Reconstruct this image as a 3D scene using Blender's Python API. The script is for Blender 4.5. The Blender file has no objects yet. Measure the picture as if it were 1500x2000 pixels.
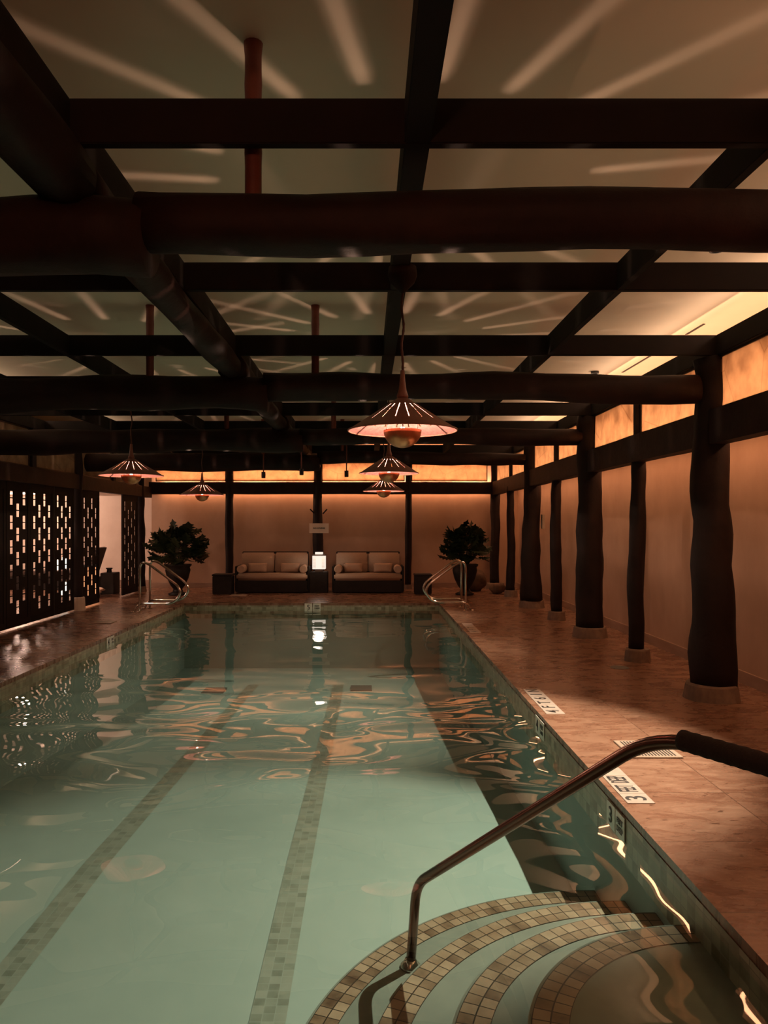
import bpy, bmesh, math, random
from mathutils import Vector, Matrix, noise
PI = math.pi
random.seed(7)
SC = bpy.context.scene
COL = SC.collection
EYE = 1.55            # eye height above the deck

# ------------------------------------------------------------------ camera
cd = bpy.data.cameras.new('camera')
cd.sensor_fit = 'HORIZONTAL'; cd.sensor_width = 36.0
cd.lens = 1450 / 1500 * 36.0
cd.shift_x = 33 / 1500; cd.shift_y = 23 / 1500
cd.clip_start = 0.05; cd.clip_end = 100
cam = bpy.data.objects.new('camera', cd); COL.objects.link(cam)
cam.location = (0, 0, EYE); cam.rotation_euler = (PI / 2, 0, 0)
SC.camera = cam

# ------------------------------------------------------------------ world, exposure
w = bpy.data.worlds.new('world'); SC.world = w; w.use_nodes = True
w.node_tree.nodes['Background'].inputs[0].default_value = (0.9, 0.55, 0.4, 1)
w.node_tree.nodes['Background'].inputs[1].default_value = 0.01
SC.view_settings.view_transform = 'Standard'
SC.view_settings.look = 'None'
SC.view_settings.gamma = 1
SC.view_settings.use_curve_mapping = False
SC.view_settings.exposure = 0.2
SC.cycles.max_bounces = 10
SC.cycles.diffuse_bounces = 4
SC.cycles.glossy_bounces = 4
SC.cycles.transparent_max_bounces = 12
SC.cycles.sample_clamp_indirect = 3.0
SC.cycles.caustics_reflective = False
SC.cycles.caustics_refractive = False

# light levels (watts) and colours
P_PENDANT = 32.0;  C_PENDANT = (1.0, 0.60, 0.42)
P_NEAR_FILL = 110.0; C_NEAR_FILL = (1.0, 0.42, 0.24); P_STREAK = 14.0; P_SPOT = 1150.0;    C_SPOT = (1.0, 0.80, 0.60)
P_COVE_UP = 200.0; P_COVE_DOWN = 60.0; C_COVE = (1.0, 0.45, 0.22); C_COVE_UP = (1.0, 0.52, 0.30)
P_BACK_UP = 215.0; P_BACK_DOWN = 26.0
P_SIDE = 400.0;     C_SIDE = (1.0, 0.66, 0.50)

def lamp(kind, name, loc, power, color, **kw):
    l = bpy.data.lights.new(name, kind); l.energy = power; l.color = color
    for k, v in kw.items(): setattr(l, k, v)
    o = bpy.data.objects.new(name, l); COL.objects.link(o); o.location = loc
    return o
def aim(o, d):
    o.rotation_euler = Vector(d).to_track_quat('-Z', 'Y').to_euler()
# cove strips along the right wall and back wall, tucked behind the girts
for up, p in ((1, P_COVE_UP), (-1, P_COVE_DOWN)):
    a = lamp('AREA', 'cove_strip_light', (3.24 if up > 0 else 3.36, 8.5, 2.47 + 0.04 * up), p, C_COVE_UP if up > 0 else C_COVE, shape='RECTANGLE', size=0.05, size_y=18.6)
    a.rotation_euler = (PI, 0, 0) if up > 0 else (0, 0, 0)
for up, p in ((1, P_BACK_UP), (-1, P_BACK_DOWN)):
    a = lamp('AREA', 'cove_strip_light', (-1.0, 17.88 if up > 0 else 17.95, 2.40 + 0.04 * up), p, C_COVE_UP if up > 0 else C_COVE, shape='RECTANGLE', size=8.0, size_y=0.04)
    a.rotation_euler = (PI, 0, 0) if up > 0 else (0, 0, 0)
# unseen strip lights added above the two plate beams to brighten the ceiling
for x, ang, p in ((3.10, 1, 46.0), (-5.2, -1, 46.0)):
    a = lamp('AREA', 'added_ceiling_wash', (x, 8.0, 3.24), p, (1.0, .66, .44), shape='RECTANGLE', size=0.05, size_y=20.0)
    a.rotation_euler = (0, PI - ang * math.radians(62), 0)
# wash light of the side lounge
for yy in (11.0, 14.0, 17.0): lamp('POINT', 'lounge_light', (-7.9, yy, 2.05), P_SIDE / 4, C_SIDE, shadow_soft_size=.2)

# ------------------------------------------------------------------ helpers
def new(): return bmesh.new()
def wl(p):
    v = Vector((0, 0, 0))
    while p is not None: v += p.location; p = p.parent
    return v
def ob(name, bm, mat, parent=None, smooth=False, solid=0):
    """bm is in world coordinates; becomes one mesh object"""
    if parent is None:
        xs = [v.co for v in bm.verts]
        lo = Vector([min(c[i] for c in xs) for i in range(3)]); hi = Vector([max(c[i] for c in xs) for i in range(3)])
        L = Vector(((lo.x + hi.x) / 2, (lo.y + hi.y) / 2, lo.z))
        off = L
    else:
        L = Vector((0, 0, 0)); off = wl(parent)
    bmesh.ops.translate(bm, verts=bm.verts, vec=-off)
    bmesh.ops.recalc_face_normals(bm, faces=bm.faces) if not smooth == 'keep' else None
    me = bpy.data.meshes.new(name); bm.to_mesh(me); bm.free()
    if smooth and smooth != 'keep':
        me.polygons.foreach_set('use_smooth', [True] * len(me.polygons))
    for m in (mat if isinstance(mat, (list, tuple)) else [mat]): me.materials.append(m)
    o = bpy.data.objects.new(name, me); COL.objects.link(o)
    o.parent = parent; o.location = L
    if solid:
        s = o.modifiers.new('thick', 'SOLIDIFY'); s.thickness = solid; s.offset = 0
    return o
def tag(o, label=None, cat=None, group=None, kind=None):
    if label: o['label'] = label
    if cat: o['category'] = cat
    if group: o['group'] = group
    if kind: o['kind'] = kind
    return o
def thing(name, loc, label, cat, group=None):
    o = bpy.data.objects.new(name, None); COL.objects.link(o); o.location = loc
    o.empty_display_size = 0.1
    return tag(o, label, cat, group)
def copy_tree(o, parent=None):
    c = o.copy(); COL.objects.link(c); c.parent = parent
    for ch in list(o.children): copy_tree(ch, c)
    return c
def box(bm, lo, hi, bev=0.0):
    r = bmesh.ops.create_cube(bm, size=1.0)
    vs = r['verts']
    for v in vs:
        v.co = Vector([lo[i] + (hi[i] - lo[i]) * (v.co[i] + 0.5) for i in range(3)])
    if bev > 0:
        es = list({e for v in vs for e in v.link_edges})
        bmesh.ops.bevel(bm, geom=es, offset=bev, segments=2, affect='EDGES')
def tube(bm, pts, rad, seg=14, caps=True, wob=0.0, seed=0.0, flat=1.0):
    pts = [Vector(p) for p in pts]; n = len(pts)
    rad = rad if isinstance(rad, (list, tuple)) else [rad] * n
    rings = []; up = None
    for i, p in enumerate(pts):
        t = (pts[min(i + 1, n - 1)] - pts[max(i - 1, 0)]).normalized()
        if up is None:
            up = Vector((0, 0, 1)) if abs(t.z) < 0.9 else Vector((0, 1, 0))
        a = t.cross(up).normalized(); b = a.cross(t).normalized(); up = b
        ring = []
        for k in range(seg):
            an = 2 * PI * k / seg
            r = rad[i]
            if wob: r *= 1 + wob * noise.noise(Vector((math.cos(an) * 1.3 + seed, math.sin(an) * 1.3 + seed * 2, i * 0.35 + seed)))
            ring.append(bm.verts.new(p + a * math.cos(an) * r + b * math.sin(an) * r * flat))
        rings.append(ring)
    for i in range(n - 1):
        for k in range(seg):
            bm.faces.new((rings[i][k], rings[i][(k + 1) % seg], rings[i + 1][(k + 1) % seg], rings[i + 1][k]))
    if caps:
        bm.faces.new(list(reversed(rings[0]))); bm.faces.new(rings[-1])
def lathe(bm, c, prof, seg=32, caps=True):
    rings = []
    for r, z in prof:
        rings.append([bm.verts.new((c[0] + r * math.cos(2 * PI * k / seg), c[1] + r * math.sin(2 * PI * k / seg), c[2] + z)) for k in range(seg)])
    for i in range(len(rings) - 1):
        for k in range(seg):
            bm.faces.new((rings[i][k], rings[i][(k + 1) % seg], rings[i + 1][(k + 1) % seg], rings[i + 1][k]))
    if caps:
        bm.faces.new(list(reversed(rings[0]))); bm.faces.new(rings[-1])
def smooth_path(pts, rad=0.1, seg=6):
    """polyline with rounded corners; rad may be a list for the inner corners"""
    pts = [Vector(p) for p in pts]; out = [pts[0]]
    for i in range(1, len(pts) - 1):
        r = rad[i - 1] if isinstance(rad, (list, tuple)) else rad
        a = (pts[i - 1] - pts[i]); b = (pts[i + 1] - pts[i])
        r1 = min(r, a.length * 0.49); r2 = min(r, b.length * 0.49)
        p0 = pts[i] + a.normalized() * r1; p2 = pts[i] + b.normalized() * r2
        for k in range(seg + 1):
            t = k / seg
            out.append(p0 * (1 - t) ** 2 + pts[i] * 2 * t * (1 - t) + p2 * t * t)
    out.append(pts[-1]); return out
def quad(bm, ps, uvs=None):
    f = bm.faces.new([bm.verts.new(p) for p in ps])
    if uvs:
        l = bm.loops.layers.uv.verify()
        for lp, uv in zip(f.loops, uvs): lp[l].uv = uv
    return f
def log_between(p0, p1, r0, r1, seed, wob=0.22, n=26, wav=0.03, seg=18, bm=None):
    bm = bm or new(); p0 = Vector(p0); p1 = Vector(p1); d = p1 - p0
    pts = []; rr = []
    L = d.length; m = max(6, int(L / 0.22)); m = min(m, 60)
    for i in range(m + 1):
        t = i / m; s = t * L
        o = Vector((noise.noise((s * .5, seed, 1.7)), noise.noise((s * .5, seed, 5.1)), noise.noise((s * .5, seed, 9.3)))) * wav
        o -= d.normalized() * o.dot(d.normalized())
        if i in (0, m): o *= 0.5
        pts.append(p0 + d * t + o)
        rr.append((r0 + (r1 - r0) * t) * (1 + 0.14 * noise.noise((s * 0.9, seed * 3.1, 0.2)) ))
    tube(bm, pts, rr, seg=seg, wob=wob, seed=seed)
    return bm
def text_mesh(name, s, loc, rot, size, mat, parent, ax='CENTER', squash=1.0):
    c = bpy.data.curves.new(name, 'FONT'); c.body = s; c.size = size; c.align_x = ax; c.align_y = 'CENTER'; c.extrude = 0.0008
    c.offset = size * 0.012
    t = bpy.data.objects.new(name, c); COL.objects.link(t)
    bpy.context.view_layer.update()
    me = bpy.data.meshes.new_from_object(t.evaluated_get(bpy.context.evaluated_depsgraph_get()))
    bpy.data.objects.remove(t)
    me.materials.clear(); me.materials.append(mat)
    o = bpy.data.objects.new(name, me); COL.objects.link(o)
    o.parent = parent; o.location = Vector(loc) - wl(parent); o.rotation_euler = rot; o.scale = (squash, 1, 1)
    return o

# ------------------------------------------------------------------ materials
def mat(name, base=(.5, .5, .5), rough=.6, metal=0.0, **kw):
    m = bpy.data.materials.new(name); m.use_nodes = True
    b = m.node_tree.nodes['Principled BSDF']
    b.inputs['Base Color'].default_value = (*base, 1); b.inputs['Roughness'].default_value = rough
    b.inputs['Metallic'].default_value = metal
    for k, v in kw.items(): b.inputs[k].default_value = v
    return m
def N(m, t, **kw):
    n = m.node_tree.nodes.new(t)
    for k, v in kw.items(): setattr(n, k, v)
    return n
def LK(m, a, b): m.node_tree.links.new(a, b)
def ramp(m, fac, stops):
    r = N(m, 'ShaderNodeValToRGB'); LK(m, fac, r.inputs[0])
    e = r.color_ramp.elements
    while len(e) < len(stops): e.new(0.5)
    for i, (p, c) in enumerate(stops): e[i].position = p; e[i].color = (*c, 1)
    return r.outputs[0]
def noisy(name, c0, c1, rough=.7, scale=(3, 3, 3), nscale=1.0, detail=6, bump=0.2, metal=0, coords='Object', rr=None, lo=.3, hi=.7, bdist=.01):
    m = mat(name, c0, rough, metal)
    b = m.node_tree.nodes['Principled BSDF']
    tc = N(m, 'ShaderNodeTexCoord')
    src = tc.outputs[coords] if coords != 'World' else N(m, 'ShaderNodeNewGeometry').outputs['Position']
    mp = N(m, 'ShaderNodeMapping'); mp.inputs['Scale'].default_value = scale
    LK(m, src, mp.inputs[0])
    n = N(m, 'ShaderNodeTexNoise'); n.inputs['Scale'].default_value = nscale; n.inputs['Detail'].default_value = detail; n.inputs['Roughness'].default_value = .62
    LK(m, mp.outputs[0], n.inputs['Vector'])
    LK(m, ramp(m, n.outputs[0], [(lo, c0), (hi, c1)]), b.inputs['Base Color'])
    if rr:
        mr = N(m, 'ShaderNodeMapRange'); mr.inputs[3].default_value = rr[0]; mr.inputs[4].default_value = rr[1]
        LK(m, n.outputs[0], mr.inputs[0]); LK(m, mr.outputs[0], b.inputs['Roughness'])
    if bump:
        bp = N(m, 'ShaderNodeBump'); bp.inputs['Strength'].default_value = bump; bp.inputs['Distance'].default_value = bdist
        LK(m, n.outputs[0], bp.inputs['Height']); LK(m, bp.outputs[0], b.inputs['Normal'])
    return m
M = {}
M['wood'] = noisy('dark_log_wood', (.007, .0035, .003), (.018, .008, .006), .7, (2, 2, 2), 2.0, 8, .6, bdist=.02)
M['log'] = noisy('stained_log_wood', (.010, .004, .0035), (.026, .009, .006), .65, (2.2, 2.2, 2.2), 1.6, 8, .6, bdist=.02)
M['joist'] = noisy('dark_joist_wood', (.006, .004, .0035), (.013, .0075, .006), .8, (1, 1, 1), 3.0, 6, .3)
M['redwood'] = noisy('red_brown_peeled_pole', (.10, .022, .012), (.17, .04, .02), .55, (3, 3, 3), 2.0, 5, .4)
M['plaster'] = noisy('warm_plaster', (.40, .25, .17), (.50, .33, .23), .85, (1, 1, .6), 1.4, 8, .12)
M['pale_plaster'] = noisy('pale_plaster', (.62, .50, .42), (.74, .62, .53), .85, (1, 1, 1), 1.2, 6, .1)
M['ceiling'] = noisy('ceiling_canvas', (.70, .61, .47), (.78, .68, .53), .8, (1, 1, 1), .6, 5, .05)
M['stone'] = noisy('column_base_stone', (.13, .09, .065), (.24, .17, .125), .75, (6, 6, 6), 2.0, 8, .5)
M['skirting'] = noisy('stone_skirting', (.26, .16, .11), (.38, .25, .18), .45, (2, 2, 8), 1.0, 6, .1)
M['steel'] = mat('polished_steel', (.62, .55, .49), .14, 1.0)
M['bronze'] = mat('bronzed_rail_metal', (.20, .10, .075), .2, 1.0)
M['foam'] = noisy('black_grip_foam', (.015, .010, .009), (.03, .02, .017), .95, (60, 60, 60), 3.0, 4, .8, bdist=.004)
M['shade'] = noisy('brown_enamel_shade', (.20, .085, .06), (.29, .125, .09), .42, (8, 8, 8), 2.0, 5, .1)
M['reflector'] = noisy('pink_white_reflector', (.19, .075, .070), (.29, .14, .13), .5, (20, 20, 20), 2.5, 6, .1)
M['copper'] = noisy('copper_bowl', (.62, .22, .10), (.80, .36, .18), .30, (10, 10, 4), 1.5, 3, .1, metal=.9)
M['cable'] = mat('brown_twisted_cable', (.09, .03, .02), .6)
M['black'] = mat('matt_black_metal', (.012, .010, .010), .5)
M['ink'] = mat('black_lettering', (.012, .012, .012), .6)
M['marker'] = noisy('marker_tile', (.40, .35, .30), (.50, .44, .38), .35, (4, 4, 4), 3, 3, 0)
M['wallmarker'] = noisy('wall_marker_tile', (.72, .74, .66), (.82, .83, .75), .3, (4, 4, 4), 3, 3, 0)
M['cream'] = noisy('cream_plastic', (.33, .26, .20), (.38, .31, .24), .45, (4, 4, 4), 2, 3, 0)
M['cushion'] = noisy('beige_cushion_fabric', (.40, .26, .18), (.48, .33, .23), .95, (30, 30, 30), 3, 4, .3, bdist=.004)
M['leaf'] = noisy('dark_leaf', (.010, .016, .006), (.030, .040, .016), .5, (6, 6, 6), 1, 3, 0)
M['leaf'].node_tree.nodes['Principled BSDF'].inputs['Roughness'].default_value = .45
M['urn'] = noisy('dark_urn_ceramic', (.007, .005, .004), (.018, .012, .009), .5, (5, 5, 5), 2, 5, .2)
M['rock'] = noisy('brown_boulder', (.06, .035, .02), (.14, .08, .05), .8, (4, 4, 4), 2, 6, .6, bdist=.02)
M['towel'] = noisy('pale_towel', (.75, .62, .54), (.85, .72, .64), .95, (30, 30, 30), 2, 3, .3)
M['frame'] = mat('window_frame_wood', (.05, .025, .015), .5)
M['chair_fabric'] = mat('dark_lounger_fabric', (.07, .045, .035), .8)
M['sign'] = mat('beige_sign_board', (.78, .62, .48), .6)
M['palestone'] = noisy('pale_stone_block', (.72, .62, .52), (.84, .74, .64), .8, (5, 5, 5), 2, 5, .3)
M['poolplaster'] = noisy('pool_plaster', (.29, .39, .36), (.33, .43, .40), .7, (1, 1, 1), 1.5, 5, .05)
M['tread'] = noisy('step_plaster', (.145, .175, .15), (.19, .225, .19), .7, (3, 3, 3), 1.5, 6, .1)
M['grate'] = mat('grey_drain', (.12, .13, .12), .6)

def glow(name, color, strength):
    m = bpy.data.materials.new(name); m.use_nodes = True; nt = m.node_tree; nt.nodes.clear()
    e = nt.nodes.new('ShaderNodeEmission'); e.inputs[0].default_value = (*color, 1); e.inputs[1].default_value = strength
    o = nt.nodes.new('ShaderNodeOutputMaterial'); nt.links.new(e.outputs[0], o.inputs[0]); return m
M['lantern'] = glow('lantern_paper_glow', (1.0, .84, .70), .95)
M['bulb'] = glow('bulb_glow', (1.0, .72, .52), 14.0)
M['lampshade'] = glow('lit_lampshade', (1.0, .88, .72), 1.6)
M['fire'] = glow('warm_lantern_glow', (1.0, .36, .15), 1.3)

for k_ in ('wood', 'log', 'joist', 'urn', 'leaf'): M[k_].node_tree.nodes['Principled BSDF'].inputs['Specular IOR Level'].default_value = .25

# translucent fibre panes of the clerestory
def pane_mat():
    m = bpy.data.materials.new('fibre_pane'); m.use_nodes = True; nt = m.node_tree; nt.nodes.clear()
    out = N(m, 'ShaderNodeOutputMaterial')
    d = N(m, 'ShaderNodeBsdfDiffuse'); t = N(m, 'ShaderNodeBsdfTranslucent'); mx = N(m, 'ShaderNodeMixShader'); mx.inputs[0].default_value = .75
    g = N(m, 'ShaderNodeNewGeometry')
    mp = N(m, 'ShaderNodeMapping'); mp.inputs['Scale'].default_value = (2.2, 2.2, 2.2); LK(m, g.outputs['Position'], mp.inputs[0])
    n = N(m, 'ShaderNodeTexNoise'); n.inputs['Scale'].default_value = 2.2; n.inputs['Detail'].default_value = 8; LK(m, mp.outputs[0], n.inputs['Vector'])
    base = ramp(m, n.outputs[0], [(.3, (.56, .44, .32)), (.7, (.90, .76, .58))])
    v = N(m, 'ShaderNodeTexVoronoi'); v.feature = 'DISTANCE_TO_EDGE'; v.inputs['Scale'].default_value = 1.1
    mp2 = N(m, 'ShaderNodeMapping'); mp2.inputs['Scale'].default_value = (1.6, 1.6, 1.2); mp2.inputs['Rotation'].default_value = (.5, .2, .4)
    LK(m, g.outputs['Position'], mp2.inputs[0]); LK(m, mp2.outputs[0], v.inputs['Vector'])
    vein = ramp(m, v.outputs[0], [(0.0, (.78, .72, .68)), (.010, (1, 1, 1))])
    mm = N(m, 'ShaderNodeMix', data_type='RGBA', blend_type='MULTIPLY'); mm.inputs[0].default_value = 1
    LK(m, base, mm.inputs[6]); LK(m, vein, mm.inputs[7])
    LK(m, mm.outputs[2], d.inputs[0]); LK(m, mm.outputs[2], t.inputs[0])
    LK(m, d.outputs[0], mx.inputs[1]); LK(m, t.outputs[0], mx.inputs[2]); LK(m, mx.outputs[0], out.inputs[0])
    return m
M['pane'] = pane_mat()

# travertine deck in 0.66 m slabs
def deck_mat():
    m = mat('travertine_deck', (.5, .3, .2), .3); b = m.node_tree.nodes['Principled BSDF']
    g = N(m, 'ShaderNodeNewGeometry')
    sep = N(m, 'ShaderNodeSeparateXYZ'); LK(m, g.outputs['Position'], sep.inputs[0])
    def mth(op, a, bb=None, c=None):
        n = N(m, 'ShaderNodeMath', operation=op)
        for i, x in enumerate((a, bb, c)):
            if x is None: continue
            if isinstance(x, (int, float)): n.inputs[i].default_value = x
            else: LK(m, x, n.inputs[i])
        return n.outputs[0]
    S = .66
    u = mth('DIVIDE', mth('SUBTRACT', sep.outputs[0], 1.4), S); v = mth('DIVIDE', mth('SUBTRACT', sep.outputs[1], .32), S)
    fu = mth('ABSOLUTE', mth('SUBTRACT', mth('FRACT', u), .5)); fv = mth('ABSOLUTE', mth('SUBTRACT', mth('FRACT', v), .5))
    joint = mth('GREATER_THAN', mth('MAXIMUM', fu, fv), .4955)
    cell = N(m, 'ShaderNodeCombineXYZ'); LK(m, mth('FLOOR', u), cell.inputs[0]); LK(m, mth('FLOOR', v), cell.inputs[1])
    wn = N(m, 'ShaderNodeTexWhiteNoise'); LK(m, cell.outputs[0], wn.inputs['Vector'])
    add = N(m, 'ShaderNodeVectorMath', operation='MULTIPLY_ADD')
    LK(m, wn.outputs['Color'], add.inputs[0]); add.inputs[1].default_value = (7, 7, 7); LK(m, g.outputs['Position'], add.inputs[2])
    mp = N(m, 'ShaderNodeMapping'); mp.inputs['Scale'].default_value = (1.8, 4.6, 1); LK(m, add.outputs[0], mp.inputs[0])
    n = N(m, 'ShaderNodeTexNoise'); n.inputs['Scale'].default_value = 1.7; n.inputs['Detail'].default_value = 9; n.inputs['Roughness'].default_value = .68; n.inputs['Distortion'].default_value = .8
    LK(m, mp.outputs[0], n.inputs['Vector'])
    c = ramp(m, n.outputs[0], [(.28, (.13, .060, .036)), (.46, (.20, .105, .066)), (.78, (.34, .215, .145))])
    mp3 = N(m, 'ShaderNodeMapping'); mp3.inputs['Scale'].default_value = (9, 16, 1); LK(m, add.outputs[0], mp3.inputs[0])
    n3 = N(m, 'ShaderNodeTexNoise'); n3.inputs['Scale'].default_value = 2.0; n3.inputs['Detail'].default_value = 4; LK(m, mp3.outputs[0], n3.inputs['Vector'])
    pit = ramp(m, n3.outputs[0], [(.30, (.42, .36, .32)), (.36, (1, 1, 1))])
    mm = N(m, 'ShaderNodeMix', data_type='RGBA', blend_type='MULTIPLY'); mm.inputs[0].default_value = 1
    LK(m, c, mm.inputs[6]); LK(m, pit, mm.inputs[7])
    mj = N(m, 'ShaderNodeMix', data_type='RGBA'); LK(m, joint, mj.inputs[0]); LK(m, mm.outputs[2], mj.inputs[6]); mj.inputs[7].default_value = (.10, .055, .035, 1)
    LK(m, mj.outputs[2], b.inputs['Base Color'])
    mr = N(m, 'ShaderNodeMapRange'); mr.inputs[3].default_value = .14; mr.inputs[4].default_value = .42; LK(m, n.outputs[0], mr.inputs[0]); LK(m, mr.outputs[0], b.inputs['Roughness'])
    bp = N(m, 'ShaderNodeBump'); bp.inputs['Strength'].default_value = .25; bp.inputs['Distance'].default_value = .006
    LK(m, n3.outputs[0], bp.inputs['Height']); LK(m, bp.outputs[0], b.inputs['Normal'])
    return m
M['deck'] = deck_mat()

# mosaic tile, UV in metres
def tile_mat(name, size, stops, grout, rough=.35, gw=.06, asp=1.0):
    m = mat(name, (.5, .5, .5), rough); b = m.node_tree.nodes['Principled BSDF']
    uv = N(m, 'ShaderNodeUVMap')
    mp = N(m, 'ShaderNodeVectorMath', operation='DIVIDE'); mp.inputs[1].default_value = (size, size * asp, 1); LK(m, uv.outputs[0], mp.inputs[0])
    fl = N(m, 'ShaderNodeVectorMath', operation='FLOOR'); LK(m, mp.outputs[0], fl.inputs[0])
    fr = N(m, 'ShaderNodeVectorMath', operation='FRACTION'); LK(m, mp.outputs[0], fr.inputs[0])
    sb = N(m, 'ShaderNodeVectorMath', operation='SUBTRACT'); LK(m, fr.outputs[0], sb.inputs[0]); sb.inputs[1].default_value = (.5, .5, .5)
    ab = N(m, 'ShaderNodeVectorMath', operation='ABSOLUTE'); LK(m, sb.outputs[0], ab.inputs[0])
    sp = N(m, 'ShaderNodeSeparateXYZ'); LK(m, ab.outputs[0], sp.inputs[0])
    mx = N(m, 'ShaderNodeMath', operation='MAXIMUM'); LK(m, sp.outputs[0], mx.inputs[0]); LK(m, sp.outputs[1], mx.inputs[1])
    gt = N(m, 'ShaderNodeMath', operation='GREATER_THAN'); LK(m, mx.outputs[0], gt.inputs[0]); gt.inputs[1].default_value = .5 - gw / 2
    wn = N(m, 'ShaderNodeTexWhiteNoise'); wn.noise_dimensions = '3D'; LK(m, fl.outputs[0], wn.inputs['Vector'])
    n = N(m, 'ShaderNodeTexNoise'); n.inputs['Scale'].default_value = .7; n.inputs['Detail'].default_value = 5; LK(m, mp.outputs[0], n.inputs['Vector'])
    av = N(m, 'ShaderNodeMath', operation='MULTIPLY_ADD'); LK(m, n.outputs[0], av.inputs[0]); av.inputs[1].default_value = .6; 
    hf = N(m, 'ShaderNodeMath', operation='MULTIPLY'); LK(m, wn.outputs['Value'], hf.inputs[0]); hf.inputs[1].default_value = .5; LK(m, hf.outputs[0], av.inputs[2])
    c = ramp(m, av.outputs[0], stops)
    mj = N(m, 'ShaderNodeMix', data_type='RGBA'); LK(m, gt.outputs[0], mj.inputs[0]); LK(m, c, mj.inputs[6]); mj.inputs[7].default_value = (*grout, 1)
    LK(m, mj.outputs[2], b.inputs['Base Color'])
    return m
M['bandtile'] = tile_mat('waterline_mosaic', .075, [(.25, (.13, .12, .07)), (.55, (.30, .30, .21)), (.85, (.44, .43, .32))], (.24, .24, .18), gw=.07)
M['steptile'] = tile_mat('step_nose_mosaic', .0655, [(.22, (.09, .055, .034)), (.42, (.22, .155, .10)), (.8, (.37, .29, .205))], (.03, .022, .016), gw=.09)
M['linetile'] = tile_mat('lane_line_mosaic', .062, [(.2, (.17, .20, .165)), (.5, (.24, .285, .24)), (.85, (.30, .345, .30))], (.29, .35, .31), gw=.07)

# water: clear teal tint plus Fresnel reflection from a gently rippled surface
def water_mat():
    m = bpy.data.materials.new('pool_water'); m.use_nodes = True; nt = m.node_tree; nt.nodes.clear()
    out = N(m, 'ShaderNodeOutputMaterial')
    tr = N(m, 'ShaderNodeBsdfTransparent'); tr.inputs[0].default_value = (.84, .94, .91, 1)
    gl = N(m, 'ShaderNodeBsdfGlossy'); gl.inputs['Roughness'].default_value = .012; gl.inputs[0].default_value = (1, 1, 1, 1)
    g = N(m, 'ShaderNodeNewGeometry')
    mp = N(m, 'ShaderNodeMapping'); mp.inputs['Scale'].default_value = (.9, 1.3, 1); LK(m, g.outputs['Position'], mp.inputs[0])
    n = N(m, 'ShaderNodeTexNoise'); n.inputs['Scale'].default_value = 1.1; n.inputs['Detail'].default_value = 1.0; n.inputs['Roughness'].default_value = .35; n.inputs['Distortion'].default_value = .5
    LK(m, mp.outputs[0], n.inputs['Vector'])
    bp = N(m, 'ShaderNodeBump'); bp.inputs['Strength'].default_value = 1.0; bp.inputs['Distance'].default_value = .065
    sp = N(m, 'ShaderNodeSeparateXYZ'); LK(m, g.outputs['Position'], sp.inputs[0])
    k1 = N(m, 'ShaderNodeMapRange', interpolation_type='SMOOTHSTEP'); k1.inputs[1].default_value = 3.9; k1.inputs[2].default_value = 5.0; k1.inputs[3].default_value = .30; LK(m, sp.outputs[1], k1.inputs[0])
    k2 = N(m, 'ShaderNodeMapRange', interpolation_type='SMOOTHSTEP'); k2.inputs[1].default_value = 6.6; k2.inputs[2].default_value = 8.6; k2.inputs[3].default_value = 1; k2.inputs[4].default_value = .22; LK(m, sp.outputs[1], k2.inputs[0])
    mk = N(m, 'ShaderNodeMath', operation='MULTIPLY'); LK(m, k1.outputs[0], mk.inputs[0]); LK(m, k2.outputs[0], mk.inputs[1])
    mu = N(m, 'ShaderNodeMath', operation='MULTIPLY'); LK(m, n.outputs[0], mu.inputs[0]); LK(m, mk.outputs[0], mu.inputs[1])
    LK(m, mu.outputs[0], bp.inputs['Height'])
    fr = N(m, 'ShaderNodeFresnel'); LK(m, bp.outputs[0], fr.inputs[1])
    io = N(m, 'ShaderNodeMix', data_type='FLOAT'); LK(m, g.outputs['Backfacing'], io.inputs[0]); io.inputs[2].default_value = 1.33; io.inputs[3].default_value = 1 / 1.33
    LK(m, io.outputs[0], fr.inputs[0])
    mx = N(m, 'ShaderNodeMixShader'); LK(m, fr.outputs[0], mx.inputs[0]); LK(m, tr.outputs[0], mx.inputs[1]); LK(m, gl.outputs[0], mx.inputs[2])
    LK(m, bp.outputs[0], gl.inputs['Normal']); LK(m, mx.outputs[0], out.inputs[0])
    return m
M['water'] = water_mat()

# ------------------------------------------------------------------ plan numbers
PX0, PX1, PY0, PY1 = -3.57, 1.406, 1.5, 14.5      # pool
XR, XL, YB = 3.66, -5.2, 18.05                    # right wall, left colonnade, back wall
XC = 3.06                                         # right colonnade
ZC = EYE + 1.94                                   # ceiling
ZJ0, ZJ1 = EYE + 1.47, EYE + 1.645                # joists
ZG0, ZG1 = EYE + .695, EYE + 1.0                  # right / back girt
ZP0 = EYE + 1.03; ZP1 = EYE + 1.47                # clerestory
YN = -2.5; XO = -9.6                              # near wall, lounge outer wall

# ------------------------------------------------------------------ room shell
def slab(name, lo, hi, m):
    bm = new(); box(bm, lo, hi); return tag(ob(name, bm, m), kind='structure')
bm = new()
for lo, hi in (((XO, YN, -.25), (PX0, 18.6, 0)), ((PX1, YN, -.25), (XR, YB, 0)), ((PX0, YN, -.25), (PX1, PY0, 0)), ((PX0, PY1, -.25), (PX1, 18.6, 0))):
    box(bm, lo, hi)
tag(ob('floor', bm, M['deck']), kind='structure')
slab('wall_right', (XR, YN, 0), (XR + .15, YB + .5, ZC), M['plaster'])
slab('wall_back', (-5.24, YB, 0), (XR, YB + .5, ZC), M['plaster'])
slab('wall_lounge_back', (XO, 18.4, 0), (-5.24, 18.6, ZC), M['pale_plaster'])
slab('wall_left', (XO - .15, YN, 0), (XO, 18.6, ZC), M['pale_plaster'])
slab('wall_front', (XO, YN - .15, 0), (XR + .15, YN, ZC), M['plaster'])
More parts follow.
